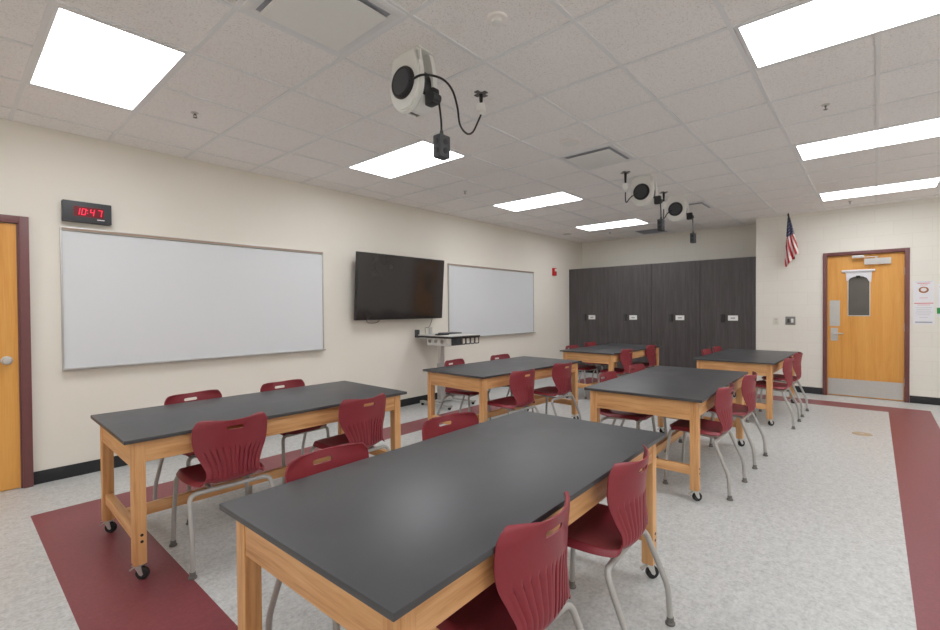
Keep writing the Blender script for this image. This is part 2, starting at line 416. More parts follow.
# sprinklers and round covers
SPG = 'ceiling sprinkler heads'
def sprinkler(loc, label):
    t = thing('sprinkler_head', label, 'sprinkler', loc, 0, SPG); t.scale = (.75, .75, .6)
    bm = bmesh.new(); lathe(bm, [(.036, 0), (.034, -.008), (.02, -.012), (.012, -.013)], 24); obj('escutcheon', bm, M['steel'], t)
    bm = bmesh.new(); cyl(bm, (0, 0, -.012), (0, 0, -.03), .009, seg=12)
    tube(bm, [(.012, 0, -.028), (.016, 0, -.045), (.004, 0, -.058)], .003, 6); tube(bm, [(-.012, 0, -.028), (-.016, 0, -.045), (-.004, 0, -.058)], .003, 6)
    bx(bm, -.014, .014, -.004, .004, -.03, -.026)
    cyl(bm, (0, 0, -.058), (0, 0, -.061), .018, seg=16); obj('sprinkler_body', bm, M['vent_dark'], t)
    return t
s0 = sprinkler((1.29, 3.90, H), 'small sprinkler head on the ceiling right of the upper left light panel')
dup(s0, (4.42, 3.94, H), 0, 'small sprinkler head between the second and third panels of the left row')
dup(s0, (8.74, 3.95, H), 0, 'tiny far sprinkler head behind the farthest left-row panel')
dup(s0, (4.38, .28, H), 0, 'sprinkler head between the two nearer panels of the right-hand row')
dup(s0, (8.62, .27, H), 0, 'small sprinkler head beyond the last panel above the far wooden door')
def disc_cover(name, loc, label, cat, r, mat):
    bm = bmesh.new(); lathe(bm, [(r, 0), (r, -.004), (r*.93, -.010), (r*.8, -.012), (r*.3, -.012)], 32)
    o = obj(name, bm, mat); o.location = loc; return tag(o, label, cat)
o = disc_cover('smoke_detector', (1.92, 1.48, H), 'small round white detector on the ceiling right of the near cord reel', 'detector', .055, M['bright'])
bm = bmesh.new(); lathe(bm, [(.03, -.012), (.028, -.028), (.015, -.032)], 20); obj('detector_sensor', bm, M['white'], o)
o = disc_cover('ceiling_speaker', (3.78, 2.08, H), 'round white ceiling speaker next to the middle air vent', 'speaker', .10, M['bright'])
bm = bmesh.new(); lathe(bm, [(.078, -.0125), (.076, -.015), (.02, -.016)], 28); obj('speaker_grille', bm, M['white'], o)
o = disc_cover('ceiling_speaker', (6.9, 1.52, H), 'faint round cover on the ceiling above the farthest cord reel', 'speaker', .09, M['bright'])
o = disc_cover('detector_plate', (8.36, 4.69, H), 'small flat round plate on the ceiling in the far left corner', 'detector', .09, M['vent'])

# ------------------------------------------------------------------ cord reels
def make_reel(loc, label):
    t = thing('cord_reel', label, 'cord reel', loc, 0, 'ceiling mounted power cord reels')
    # housing: rounded drum with flat cheeks, axis along x, hung from a bracket
    bm = bmesh.new()
    def outline(sc, n=30):
        P = []
        for i in range(n):
            a = 2*PI*i/n; y = math.cos(a)*.130*sc; z = math.sin(a)*.150*sc-.20
            if math.sin(a) > .05: z = -.20+.186*sc*min(1, math.sin(a)*1.5); y = math.cos(a)*.130*sc if math.sin(a) < .66 else math.copysign(.098*sc, math.cos(a)) if abs(math.cos(a)) > .3 else math.cos(a)*.3
            P.append((y, z))
        return P
    for (x0, x1) in ((-.066, -.034), (.034, .066)):
        prism(bm, outline(1.0), lambda a, b, d: (d, a, b), x0, x1)
    prism(bm, outline(.93), lambda a, b, d: (d, a, b), -.078, -.066); prism(bm, outline(.93), lambda a, b, d: (d, a, b), .066, .078)
    # front lower shroud joining the cheeks
    for a0 in range(-150, -30, 10):
        a1 = math.radians(a0); a2 = math.radians(a0+12)
        P = [(math.cos(a1)*.137, math.sin(a1)*.152-.20), (math.cos(a2)*.137, math.sin(a2)*.152-.20), (math.cos(a2)*.125, math.sin(a2)*.14-.20), (math.cos(a1)*.125, math.sin(a1)*.14-.20)]
        if not (-110 < a0 < -80): prism(bm, P, lambda a, b, d: (d, a, b), -.04, .04)
    obj('housing', bm, M['white'], t)
    bm = bmesh.new(); cyl(bm, (-.033, 0, -.20), (.033, 0, -.20), .115, seg=32); obj('cord_drum', bm, M['black'], t)
    bm = bmesh.new()
    bx(bm, -.06, .06, -.11, .07, -.012, -.0005, .003)
    bx(bm, -.058, -.050, -.10, .05, -.10, -.01, .002); bx(bm, .050, .058, -.10, .05, -.10, -.01, .002); bx(bm, -.05, .05, .03, .037, -.12, -.01, .002)
    bx(bm, -.066, -.056, -.13, -.02, -.09, -.03, .003)
    obj('ceiling_bracket', bm, M['white'], t)
    bm = bmesh.new(); lathe(bm, [(.092, 0), (.092, .012), (.084, .022), (.078, .018), (.02, .018)], 36, Matrix.Translation((-.078, .0, -.19)) @ Matrix.Rotation(-PI/2, 4, 'Y')); obj('hub_cap', bm, M['black'], t)
    bm = bmesh.new(); lathe(bm, [(.072, .0185), (.070, .023), (.01, .024)], 36, Matrix.Translation((-.078, .0, -.19)) @ Matrix.Rotation(-PI/2, 4, 'Y')); obj('hub_label', bm, M['dark_grey'], t)
    bm = bmesh.new(); bx(bm, -.028, .028, -.190, -.12, -.340, -.25, .012); cyl(bm, (-.03, -.172, -.305), (.03, -.172, -.305), .030, seg=18); obj('cord_guide', bm, M['black'], t)
    return t
def outlet_pendant(loc, label, drop=.125):
    # loc = bottom of the cord guide
    t = thing('hanging_outlet_box', label, 'outlet box', loc, 0, 'black outlet boxes hanging from the cord reels')
    bm = bmesh.new(); tube(bm, smooth_path([(-.02, 0, .05), (-.004, 0, -drop*.4), (0, 0, -drop)], 6), .006, 8); obj('cord', bm, M['black'], t)
    bm = bmesh.new(); bx(bm, -.042, .042, -.03, .03, -drop-.15, -drop-.02, .008); cyl(bm, (0, 0, -drop-.025), (0, 0, -drop+.01), .014, .009, 14)
    ob = obj('outlet_body', bm, M['dark_grey'], t)
    for z in (-.06, -.11):
        for mt in (Matrix.Translation((0, -.03, -drop+z)) @ Matrix.Rotation(PI/2, 4, 'X'), Matrix.Translation((-.042, 0, -drop+z)) @ Matrix.Rotation(-PI/2, 4, 'Y')):
            bm = bmesh.new(); lathe(bm, [(.017, 0), (.017, .003), (.012, .004)], 18, mt); obj('outlet_face', bm, M['black'], ob)
    return t
def power_drop(loc, end, label, via, k=0.0):
    """receptacle bracket on the ceiling with the twist plug and the reel's supply cord"""
    t = thing('power_drop', label, 'power plug', loc, 0, 'power plugs dropped from the ceiling')
    bm = bmesh.new(); bx(bm, -.055, .055, -.018, .018, -.006, -.0005, .002); bx(bm, -.018, .018, -.05, .05, -.007, -.0005, .002); obj('ceiling_clip', bm, M['vent_dark'], t)
    bm = bmesh.new(); cyl(bm, (0, 0, -.006), (0, 0, -.075-k), .015, .010, 16); obj('receptacle', bm, M['black'], t)
    bm = bmesh.new(); bx(bm, -.032, .032, -.028, .028, -.130-k*1.4, -.075-k, .010, rot=Matrix.Rotation(.5, 3, 'Z')); cyl(bm, (0, 0, -.130-k*1.4), (0, 0, -.15-k*1.4), .02, .012, 16); obj('plug', bm, M['white'], t)
    e = Vector(end)-Vector(loc)
    pts = [(0, 0, -.145-k*1.4)]+[tuple(Vector(v_)-Vector(loc)) for v_ in via]+[tuple(e)]
    bm = bmesh.new(); tube(bm, smooth_path(pts, 8), .0065, 8); obj('supply_cord', bm, M['black'], t)
    return t
reels = [(1.87, 2.07), (5.34, 2.0), (6.57, 2.01)]
make_r = make_reel((reels[0][0], reels[0][1], H), 'white cord reel nearest the camera, above the second light panel')
dup(make_r, (reels[1][0], reels[1][1], H), 0, 'left one of the two far white cord reels, beyond the middle air vent')
dup(make_r, (reels[2][0], reels[2][1], H), 0, 'farthest white cord reel, right one of the far pair')
pd = outlet_pendant((reels[0][0]+.045, reels[0][1]-.185, H-.365), 'black outlet box hanging in front of the second light panel, nearest')
dup(pd, (reels[1][0]+.045, reels[1][1]-.175, H-.365), 0, 'black outlet box hanging between the two far cord reels')
dup(pd, (reels[2][0]+.045, reels[2][1]-.185, H-.375), 0, 'black outlet box hanging right of the farthest cord reel, above the cabinets')
x, y = reels[0]
power_drop((2.51, 2.08, H), (x-.095, y-.05, H-.21), 'white plug and dark ceiling clip to the right of the nearest cord reel',
           [(2.47, 2.08, 2.69), (2.40, 2.065, 2.60), (2.32, 2.05, 2.565), (2.20, 2.0, 2.575), (2.10, 1.93, 2.635), (2.0, 1.88, 2.69), (1.90, 1.87, 2.715), (1.80, 1.92, 2.715)])
x, y = reels[1]
power_drop((5.03, 2.09, H), (x-.095, y+.04, H-.20), 'white plug hanging left of the left far cord reel',
           [(5.05, 2.10, H-.27), (5.10, 2.11, H-.32), (5.18, 2.09, H-.25)], .05)
x, y = reels[2]
power_drop((6.24, 2.08, H), (x-.095, y+.04, H-.20), 'white plug hanging between the two far cord reels',
           [(6.27, 2.09, H-.28), (6.33, 2.11, H-.33), (6.41, 2.09, H-.25)], .05)

# ------------------------------------------------------------------ left wall fittings
def whiteboard(x0, x1, z0, z1, label):
    t = thing('whiteboard', label, 'whiteboard', ((x0+x1)/2, L, z0)); w_ = (x1-x0)/2; h_ = z1-z0
    box('writing_surface', -w_+.012, w_-.012, -.016, -.001, .012, h_-.012, M['board'], t)
    bm = bmesh.new(); f = .013
    for q in ((-w_, w_, 0, f), (-w_, -w_+f, f, h_-f*.5), (w_-f, w_, f, h_-f*.5)): bx(bm, q[0], q[1], -.024, -.0005, q[2], q[3], .002)
    obj('board_frame', bm, M['alu'], t)
    bm = bmesh.new(); bx(bm, -w_, w_, -.028, -.0005, h_-.008, h_+.022, .002); ra = obj('map_rail', bm, M['alu'], t)
    bm = bmesh.new(); bx(bm, -w_+.01, w_-.01, -.0295, -.027, h_-.002, h_+.016, 0); obj('cork_strip', bm, M['cork'], ra)
    bm = bmesh.new(); prism(bm, [(-.001, -.004), (-.06, -.004), (-.066, .010), (-.062, .012), (-.055, .002), (-.001, .004)], lambda a, b, d: (d, a, b), -w_, w_); obj('marker_tray', bm, M['alu'], t)
    return t
whiteboard(.652, 3.085, .91, 2.085, 'long whiteboard on the left wall below the digital clock')
whiteboard(5.30, 7.735, .925, 2.105, 'smaller-looking whiteboard right of the television')
# digital clock
t = thing('digital_clock', 'dark wall clock with red digits reading 10:47 above the whiteboard', 'clock', (.828, L, 2.155))
bm = bmesh.new(); bx(bm, -.163, .163, -.07, -.0005, 0, .172, .006); obj('clock_case', bm, M['dark_grey'], t)
bm = bmesh.new(); bx(bm, -.095, .108, -.0715, -.069, .045, .130, 0); obj('display_window', bm, M['clock_red'], t)
SEG = {'1': 'bc', '0': 'abcdef', '4': 'fgbc', '7': 'abc'}
def digit(bm, ch, x0, z0, w_, h_, s):
    q = {'a': (0, w_, h_-s, h_), 'd': (0, w_, 0, s), 'g': (0, w_, h_/2-s/2, h_/2+s/2), 'b': (w_-s, w_, h_/2, h_), 'c': (w_-s, w_, 0, h_/2), 'f': (0, s, h_/2, h_), 'e': (0, s, 0, h_/2)}
    for k_ in SEG[ch]:
        a = q[k_]; g = .0012
        P = [(a[0]+g, a[2]+g), (a[1]-g, a[2]+g), (a[1]-g, a[3]-g), (a[0]+g, a[3]-g)]
        prism(bm, [(x0+u+.16*v_, z0+v_) for u, v_ in P], lambda a_, b_, d: (a_, d, b_), -.0735, -.0718)
bm = bmesh.new()
for ch, x0 in (('1', -.088), ('0', -.048), ('4', .008), ('7', .060)): digit(bm, ch, x0, .058, .032, .058, .0085)
for z in (.074, .098): bx(bm, -.007, .000, -.0735, -.0718, z, z+.008)
obj('clock_digits', bm, M['led'], t, smooth=False)
bm = bmesh.new(); bx(bm, .062, .112, -.0715, -.0695, .026, .034, 0); obj('maker_plate', bm, M['white'], t)
# television
t = thing('television', 'large black flat screen television on the left wall between the whiteboards', 'television', (4.235, L, 1.27))
t.rotation_euler = (math.radians(4), 0, 0); t.location.y = L-.035
tw, th = .782, .875
bm = bmesh.new(); bx(bm, -tw, tw, -.115, -.075, 0, th, .006)
obj('tv_case', bm, M['black'], t)
box('screen', -tw+.011, tw-.011, -.1165, -.114, .018, th-.011, M['tv'], t)
bm = bmesh.new(); bx(bm, -.3, .3, -.075, -.015, .2, .62, .004); obj('wall_mount', bm, M['black'], t)
bm = bmesh.new(); tube(bm, smooth_path([(-.55, -.05, .04), (-.54, -.03, -.03), (-.47, -.015, -.05), (-.36, -.02, -.04), (-.33, -.05, .03)], 6), .004, 8); obj('power_cable', bm, M['dark_grey'], t)
# cable from the tv to the stand
bm = bmesh.new(); tube(bm, smooth_path([(4.90, L-.05, 1.29), (4.91, L-.03, 1.22), (4.86, L-.02, 1.13), (4.78, L-.03, 1.12), (4.74, L-.07, 1.036)], 8), .0035, 8)
tag(obj('television_cable', bm, M['dark_grey']), 'thin dark cable drooping from the television to the lectern top', 'cable')
# fire alarm
t = thing('fire_alarm', 'small red fire alarm strobe high on the left wall near the cabinets', 'fire alarm', (8.52, L, 2.09))
bm = bmesh.new(); bx(bm, -.055, .055, -.05, -.0005, 0, .16, .008); obj('alarm_body', bm, M['red'], t)
bm = bmesh.new(); bx(bm, -.03, .03, -.065, -.049, .09, .14, .006); obj('strobe_lens', bm, M['white'], t)

# lectern / sit-stand cart
t = thing('lectern', 'grey adjustable lectern with a light top and perforated side tray by the wall', 'lectern', (4.86, 4.70, 0))
bm = bmesh.new(); bx(bm, -.30, .30, -.36, .36, 1.012, 1.030, .004); tp = obj('lectern_top', bm, M['vent'], t)
bm = bmesh.new(); bx(bm, -.308, .308, -.368, .368, .992, 1.016, .002); obj('edge_band', bm, M['black'], tp)
# left facing panel (-x) with round holes
def perforated(bm, a0, a1, z0, z1, fn, n, rw, rz, sq=False, th=.004):
    # panel built as cells, each a ring between its rectangle and the hole
    cw = (a1-a0)/n; zc = (z0+z1)/2; K = 24
    for i in range(n):
        ac = a0+cw*(i+.5); ring_o, ring_i = [], []
        for k_ in range(K):
            an = 2*PI*(k_+.5)/K; c, s = math.cos(an), math.sin(an); m = 1/max(abs(c), abs(s))
            ring_o.append((ac+c*m*cw/2, zc+s*m*(z1-z0)/2))
            ring_i.append((ac+(c*m if sq else c)*rw, zc+(s*m if sq else s)*rz))
        for d in (0, th):
            O_ = [bm.verts.new(fn(a, b, d)) for a, b in ring_o]; I_ = [bm.verts.new(fn(a, b, d)) for a, b in ring_i]
            for k_ in range(K): bm.faces.new((O_[k_], O_[(k_+1) % K], I_[(k_+1) % K], I_[k_]))
            if d == 0: prev = (O_, I_)
            else:
                for k_ in range(K):
                    bm.faces.new((prev[1][k_], prev[1][(k_+1) % K], I_[(k_+1) % K], I_[k_])); bm.faces.new((prev[0][k_], prev[0][(k_+1) % K], O_[(k_+1) % K], O_[k_]))
bm = bmesh.new(); perforated(bm, -.34, .14, .885, 1.0, lambda a, z, d: (-.28+d, a, z), 4, .036, .034); obj('side_tray', bm, M['vent'], t, ang=50)
bm = bmesh.new(); perforated(bm, -.28, .30, .895, 1.0, lambda a, z, d: (a, -.355+d, z), 6, .034, .036, True); bx(bm, -.28, -.05, -.349, -.345, .895, 1.0); obj('cable_tray', bm, M['dark_grey'], t, ang=50)
bm = bmesh.new(); bx(bm, -.05, .05, .09, .17, .05, .60, .006); co = obj('column', bm, M['alu'], t)
bm = bmesh.new(); bx(bm, -.038, .038, .10, .16, .60, 1.0, .004); obj('inner_column', bm, M['steel'], co)
bm = bmesh.new(); bx(bm, -.28, .28, .10, .17, .035, .065, .006); bx(bm, -.28, -.22, -.30, .30, .035, .065, .006); bx(bm, .22, .28, -.30, .30, .035, .065, .006); ba = obj('base_feet', bm, M['alu'], t)
for a in (-.25, .25):
    for b in (-.27, .27):
        bm = bmesh.new(); cyl(bm, (a-.012, b, .02), (a+.012, b, .02), .02); obj('caster', bm, M['black_rubber'], ba)
bm = bmesh.new(); bx(bm, -.305, -.27, .30, .37, .985, 1.10, .004); bx(bm, -.30, -.24, .33, .36, 1.06, 1.085, .004); obj('clamp_arm', bm, M['dark_grey'], t)
bm = bmesh.new(); bx(bm, -.15, .15, -.105, .105, 0, .014, .004); lp = obj('laptop', bm, M['dark_grey'], loc=(5.02, 4.80, 1.030)); tag(lp, 'closed dark laptop lying on the lectern top', 'laptop')
bm = bmesh.new(); bx(bm, -.145, .145, -.10, .10, .0142, .018, .001); obj('laptop_lid', bm, M['vent_dark'], lp)
bm = bmesh.new(); bx(bm, -.09, .09, -.05, .05, 0, .018, .004); o = obj('control_box', bm, M['black'], loc=(4.68, 4.63, 1.030)); tag(o, 'small black control pad near the front left of the lectern top', 'control pad')
bm = bmesh.new()
for k_ in range(4): bx(bm, -.06+k_*.035, -.04+k_*.035, -.02, .02, .018, .020)
obj('keys', bm, M['dark_grey'], o)
bm = bmesh.new(); lathe(bm, [(.028, 0), (.03, .01), (.028, .08), (.03, .10), (.026, .10), (.02, .098)], 20); o = obj('small_canister', bm, M['alu'], loc=(4.73, 4.92, 1.030)); tag(o, 'short light grey canister standing on the lectern by the clamp', 'canister')

# ------------------------------------------------------------------ wall cabinets at the back
cs = [5.105, 4.214, 3.300, 2.414, 1.530]
cl = ['leftmost tall charcoal cabinet, touching the left wall', 'second tall charcoal cabinet from the left wall', 'third tall charcoal cabinet from the left wall', 'rightmost tall charcoal cabinet, touching the white block wall']
lc = [(588.5, 595.5)]
for i in range(4):
    y1, y0 = cs[i], cs[i+1]; c = (y0+y1)/2; hw = (y1-y0)/2
    t = thing('tall_cabinet', cl[i], 'cabinet', (XD, c, 0), 0, 'tall charcoal cabinets along the back wall')
    bm = bmesh.new(); bx(bm, .022, XB-XD-.003, -hw, hw, .08, 2.262); obj('body', bm, M['laminate'], t, smooth=False)
    bm = bmesh.new(); bx(bm, .05, XB-XD-.003, -hw, hw, 0, .08); obj('toe_kick', bm, M['black'], t, smooth=False)
    bm = bmesh.new(); bx(bm, 0, .020, -hw+.003, hw-.004, .085, 2.260, .0015, 1); d = obj('door', bm, M['laminate'], t)
    lab_y = [4.557, 3.660, 2.764, 1.876][i]-c
    bm = bmesh.new(); bx(bm, -.006, .001, lab_y-.078, lab_y+.078, 1.160, 1.250, .003); lh = obj('label_plate', bm, M['white'], d)
    bm = bmesh.new(); bx(bm, -.0075, -.0055, lab_y-.035, lab_y+.035, 1.19, 1.215); obj('label_print', bm, M['print_grey'], lh)
    bm = bmesh.new(); bx(bm, -.012, .001, lab_y+.125, lab_y+.165, 1.13, 1.27, .004); obj('recessed_pull', bm, M['pull_dark'], d)
    bm = bmesh.new(); bx(bm, -.014, .001, lab_y+.185, lab_y+.195, 1.12, 1.28, .002); obj('pull_edge', bm, M['dark_grey'], d)

# ------------------------------------------------------------------ door wall fittings
def face_x(bm, y0, y1, z0, z1, d0, d1, b=0): bx(bm, XD-d1, XD-d0, y0, y1, z0, z1, b)
t = thing('wall_outlet', 'pale wall outlet between the cabinets and the metal switch plate', 'outlet', (XD, 1.24, 1.10))
bm = bmesh.new(); bx(bm, -.008, -.0005, -.04, .04, 0, .125, .003); obj('cover_plate', bm, M['cream'], t)
bm = bmesh.new()
for z in (.022, .070): bx(bm, -.011, -.0075, -.018, .018, z, z+.032, .003)
obj('sockets', bm, M['vent'], t)
t = thing('light_switch', 'metal double switch plate left of the far wooden door', 'light switch', (XD, 1.04, 1.10))
bm = bmesh.new(); bx(bm, -.008, -.0005, -.068, .068, 0, .135, .003); obj('cover_plate', bm, M['alu_dark'], t)
bm = bmesh.new(); bx(bm, -.013, -.007, .010, .042, .035, .10, .003); obj('rocker', bm, M['dark_grey'], t)
bm = bmesh.new(); bx(bm, -.013, -.007, -.042, -.010, .035, .10, .003); obj('rocker', bm, M['white'], t)
# notices
def notice(name, label, cat, y0, y1, z0, z1, items):
    t = thing(name, label, cat, (XD, (y0+y1)/2, z0), 0, 'paper notices beside the far door')
    hw = abs(y1-y0)/2; h = z1-z0
    bm = bmesh.new(); bx(bm, -.0025, -.0005, -hw, hw, 0, h); obj('paper_sheet', bm, M['paper'], t, smooth=False)
    for nm, mt, rects in items:
        bm = bmesh.new()
        for (a0, a1, b0, b1) in rects: bx(bm, -.0035, -.0024, hw-2*hw*a1, hw-2*hw*a0, h*b0, h*b1)
        obj(nm, bm, mt, t, smooth=False)
    return t
n1 = notice('paper_notice', 'white sheet with a round food picture, upper one right of the far door', 'notice', -.63, -.415, 1.455, 1.745,
       [('red_heading', M['print_red'], [(.2, .8, .88, .905), (.32, .68, .80, .815), (.3, .7, .17, .185)]), ('grey_text', M['print_grey'], [(.1, .9, .95, .965)])])
bm = bmesh.new()
pr = [(math.cos(2*PI*i/28)*.052, math.sin(2*PI*i/28)*.045+.165) for i in range(28)]
prism(bm, pr, lambda a, b, d: (d, a, b), -.0045, -.0024); obj('round_picture', bm, M['print_food'], n1, smooth=False)
bm = bmesh.new(); prism(bm, [(a*.6, (b-.165)*.6+.168) for a, b in pr], lambda a, b, d: (d, a, b), -.0055, -.0044); obj('picture_centre', bm, M['flag_white'], n1, smooth=False)
notice('paper_notice', 'white sheet with a red heading bar, lower one right of the far door', 'notice', -.632, -.415, 1.132, 1.450,
       [('red_heading', M['print_red'], [(.05, .95, .925, .955), (.2, .8, .855, .87)]),
        ('grey_text', M['print_grey'], [(.12, .88, .74, .75), (.2, .8, .66, .67), (.15, .85, .58, .59), (.1, .9, .50, .51), (.2, .8, .42, .43), (.3, .7, .30, .31), (.1, .9, .06, .12)])])
notice('paper_notice', 'white sheet with a green block, cut off by the right edge', 'notice', -.93, -.655, 1.236, 1.698,
       [('red_heading', M['print_red'], [(.1, .6, .90, .93)]), ('green_block', M['print_green'], [(.0, .5, .10, .28)])])
# flag on a short staff
t = thing('flag', 'small stars and stripes flag hanging on a staff near the ceiling of the block wall', 'flag', (XD, 1.0, 2.15))
bm = bmesh.new(); cyl(bm, (-.015, .0, .06), (-.30, .035, .70), .008, .006, 10); lathe(bm, [(.013, 0), (.013, .02), (.004, .045)], 10, Matrix.Translation((-.30, .035, .69))); obj('staff', bm, M['black'], t)
bm = bmesh.new(); bx(bm, -.03, -.0005, -.02, .02, .02, .10, .004); cyl(bm, (-.01, 0, .045), (-.05, .005, .10), .014, .014, 12); obj('wall_bracket', bm, M['black'], t)
# cloth: hangs in folds from the staff; grid (u across the fly, v along the hoist)
def flag_pt(u, v):
    # gathered at the staff tip, opening into folds; the lower hem is cut slantwise by the drape
    ln = .80-.20*sst(u)
    z = .69-v*ln
    wv = .02+.155*min(1, v*1.15)**.9
    y = .035-.02*v+wv*(.42-u)
    x = -.27+.06*v+.030*math.sin(u*PI*4.2+.4)*(.25+v)
    return Vector((x, y, z))
NU, NV = 52, 60
bm = bmesh.new(); G = [[bm.verts.new(flag_pt(i/NU, j/NV)) for j in range(NV+1)] for i in range(NU+1)]
for i in range(NU):
    for j in range(NV):
        f = bm.faces.new((G[i][j], G[i+1][j], G[i+1][j+1], G[i][j+1])); u, v = (i+.5)/NU, (j+.5)/NV
        # cloth coordinate: stripes run down the drape at a slant
        s = u*7.5+(1-v)*5.0; stripe = int(math.floor(s)) % 2
        if v < .40+.08*u:
            f.material_index = 2
            if (i//3+j//4) % 2 == 0 and i % 3 == 1 and j % 4 in (1, 2): f.material_index = 1
        else: f.material_index = 0 if stripe == 0 else 1
cloth = obj('cloth', bm, [M['flag_red'], M['flag_white'], M['flag_blue']], t)
sm = cloth.modifiers.new('thick', 'SOLIDIFY'); sm.thickness = .002
# floor box cover
bm = bmesh.new(); lathe(bm, [(.088, 0), (.088, .002), (.082, .005), (.02, .005)], 40); o = obj('floor_cover', bm, M['tan'], loc=(6.59, .10, .0)); tag(o, 'round tan floor cover set in the grey vinyl before the far door', 'floor cover')
bm = bmesh.new(); lathe(bm, [(.018, .005), (.018, .006), (.006, .006)], 16); obj('cover_screw', bm, M['steel'], o)

# ------------------------------------------------------------------ tables
TL, TW = 1.829, .888
def make_table(label, loc, rotz):
    t = thing('work_table', label, 'table', loc, rotz, 'oak work tables with black tops')
    bm = bmesh.new(); bx(bm, 0, TL, 0, TW, HT-.020, HT, .0025, 2); obj('table_top', bm, M['top'], t)
    ix, iy, s = .040, .034, .058; zt = HT-.0205; zb = .082
    xs_ = (ix, TL-ix-s); ys_ = (iy, TW-iy-s)
    for x0 in xs_:
        for y0 in ys_:
            bm = bmesh.new(); bx(bm, x0, x0+s, y0, y0+s, zb, zt, .003); lg = obj('leg', bm, M['oak_z'], t)
            sd = -1 if y0 == ys_[0] else 1; yf = y0 if sd < 0 else y0+s
            bm = bmesh.new()
            for z in (.202, .236): cyl(bm, (x0+s*.62, yf-.001 if sd > 0 else yf+.001, z), (x0+s*.62, yf+sd*.0015, z), .0075, seg=14)
            obj('bolt', bm, M['black'], lg)
            # caster: plate, fork, wheel, brake
            cx, cy = x0+s/2, y0+s/2
            MT = Matrix.Translation((cx, cy, 0)) @ Matrix.Rotation(-PI/4, 4, 'Z')
            bm = bmesh.new(); bx(bm, -.024, .024, -.024, .024, zb-.004, zb, 0); cyl(bm, (0, 0, zb-.012), (0, 0, zb-.004), .017, seg=18)
            for dy in (-.016, .016):
                prism(bm, [(-.016, zb-.010), (.018, zb-.010), (.027, .030), (.020, .022), (.008, .028)], lambda a, b, d: (a, d, b), dy-.0015, dy+.0015)
            prism(bm, [(-.046, zb-.030), (-.02, zb-.012), (.01, zb-.010), (.01, zb-.016), (-.018, zb-.019), (-.042, zb-.037)], lambda a, b, d: (a, d, b), -.011, .011)
            bmesh.ops.transform(bm, matrix=MT, verts=bm.verts)
            ck = obj('caster_fork', bm, M['steel'], lg)
            bm = bmesh.new()
            lathe(bm, [(.010, -.0125), (.028, -.0125), (.032, -.009), (.032, .009), (.028, .0125), (.010, .0125)], 28, MT @ Matrix.Translation((.016, 0, .032)) @ Matrix.Rotation(PI/2, 4, 'X')); obj('caster_wheel', bm, M['black_rubber'], lg)
    az0, az1 = .583, zt; th = .022
    bm = bmesh.new(); bx(bm, ix+s, TL-ix-s, iy+.004, iy+.004+th, az0+.027, az1, .002); obj('long_apron', bm, M['oak_x'], t)
    bm = bmesh.new(); bx(bm, ix+s, TL-ix-s, TW-iy-.004-th, TW-iy-.004, az0+.027, az1, .002); obj('long_apron', bm, M['oak_x'], t)
    for x0 in (ix+.004, TL-ix-.004-th):
        bm = bmesh.new(); bx(bm, x0, x0+th, iy+s, TW-iy-s, az0, az1, .002); obj('end_apron', bm, M['oak_y'], t)
    for x0 in (ix+.012, TL-ix-s+.014):
        bm = bmesh.new(); bx(bm, x0, x0+.04, iy+s, TW-iy-s, .188, .252, .003); obj('end_stretcher', bm, M['oak_y'], t)
    bm = bmesh.new(); bx(bm, ix+.052, TL-ix-s+.014, TW/2-.018, TW/2+.018, .188, .252, .003); obj('long_stretcher', bm, M['oak_x'], t)
    return t
TB = [(.5656, 2.7121, -.01848), (.600, .7400, .02243), (3.2621, 2.7021, -.04265), (3.3527, .8709, .0255), (6.0644, 2.7016, -.03327), (6.0695, .829, -.01759)]
tl = ['table nearest the left wall, under the long whiteboard', 'large foreground table nearest the camera', 'middle table of the left row, in front of the lectern',
      'middle table of the right row, behind the foreground table', 'far left table close to the cabinets', 'far right table before the wooden door wall']
tl = ['oak '+s+' with black top' for s in tl]
KS = (1.3914-HT)/(1.3914-.7694)
TB = [(a*KS, b*KS, c) for a, b, c in TB]
T0 = make_table(tl[0], (TB[0][0], TB[0][1], 0), TB[0][2])
for i in range(1, 6): dup(T0, (TB[i][0], TB[i][1], 0), TB[i][2], tl[i])

# ------------------------------------------------------------------ chairs (local: faces +y, origin on floor)
# centre profile (y,z) from seat front to back top, with half width and edge curl
PROF = [ # y, z, halfwidth, curl(edges raised along normal)
 (.226, .430, .156, -.004), (.215, .451, .186, -.002), (.17, .462, .203, .002), (.10, .457, .212, .010), (.02, .446, .214, .020), (-.06, .435, .207, .030),
 (-.122, .429, .190, .034), (-.166, .438, .166, .028), (-.188, .465, .146, .020), (-.194, .510, .142, .026), (-.193, .565, .162, .042), (-.193, .622, .188, .055),
 (-.196, .675, .199, .062), (-.202, .728, .200, .063), (-.207, .757, .198, .064), (-.212, .786, .196, .064)]
def prof(t):
    n = len(PROF)-1; x = t*n; i = min(int(x), n-1); f = x-i
    out = []
    for k_ in range(4):
        a = PROF[max(i-1, 0)][k_]; b = PROF[i][k_]; c = PROF[i+1][k_]; d = PROF[min(i+2, n)][k_]
        out.append(.5*((2*b)+(-a+c)*f+(2*a-5*b+4*c-d)*f*f+(-a+3*b-3*c+d)*f**3))
    return out
TSPLIT = 8/15
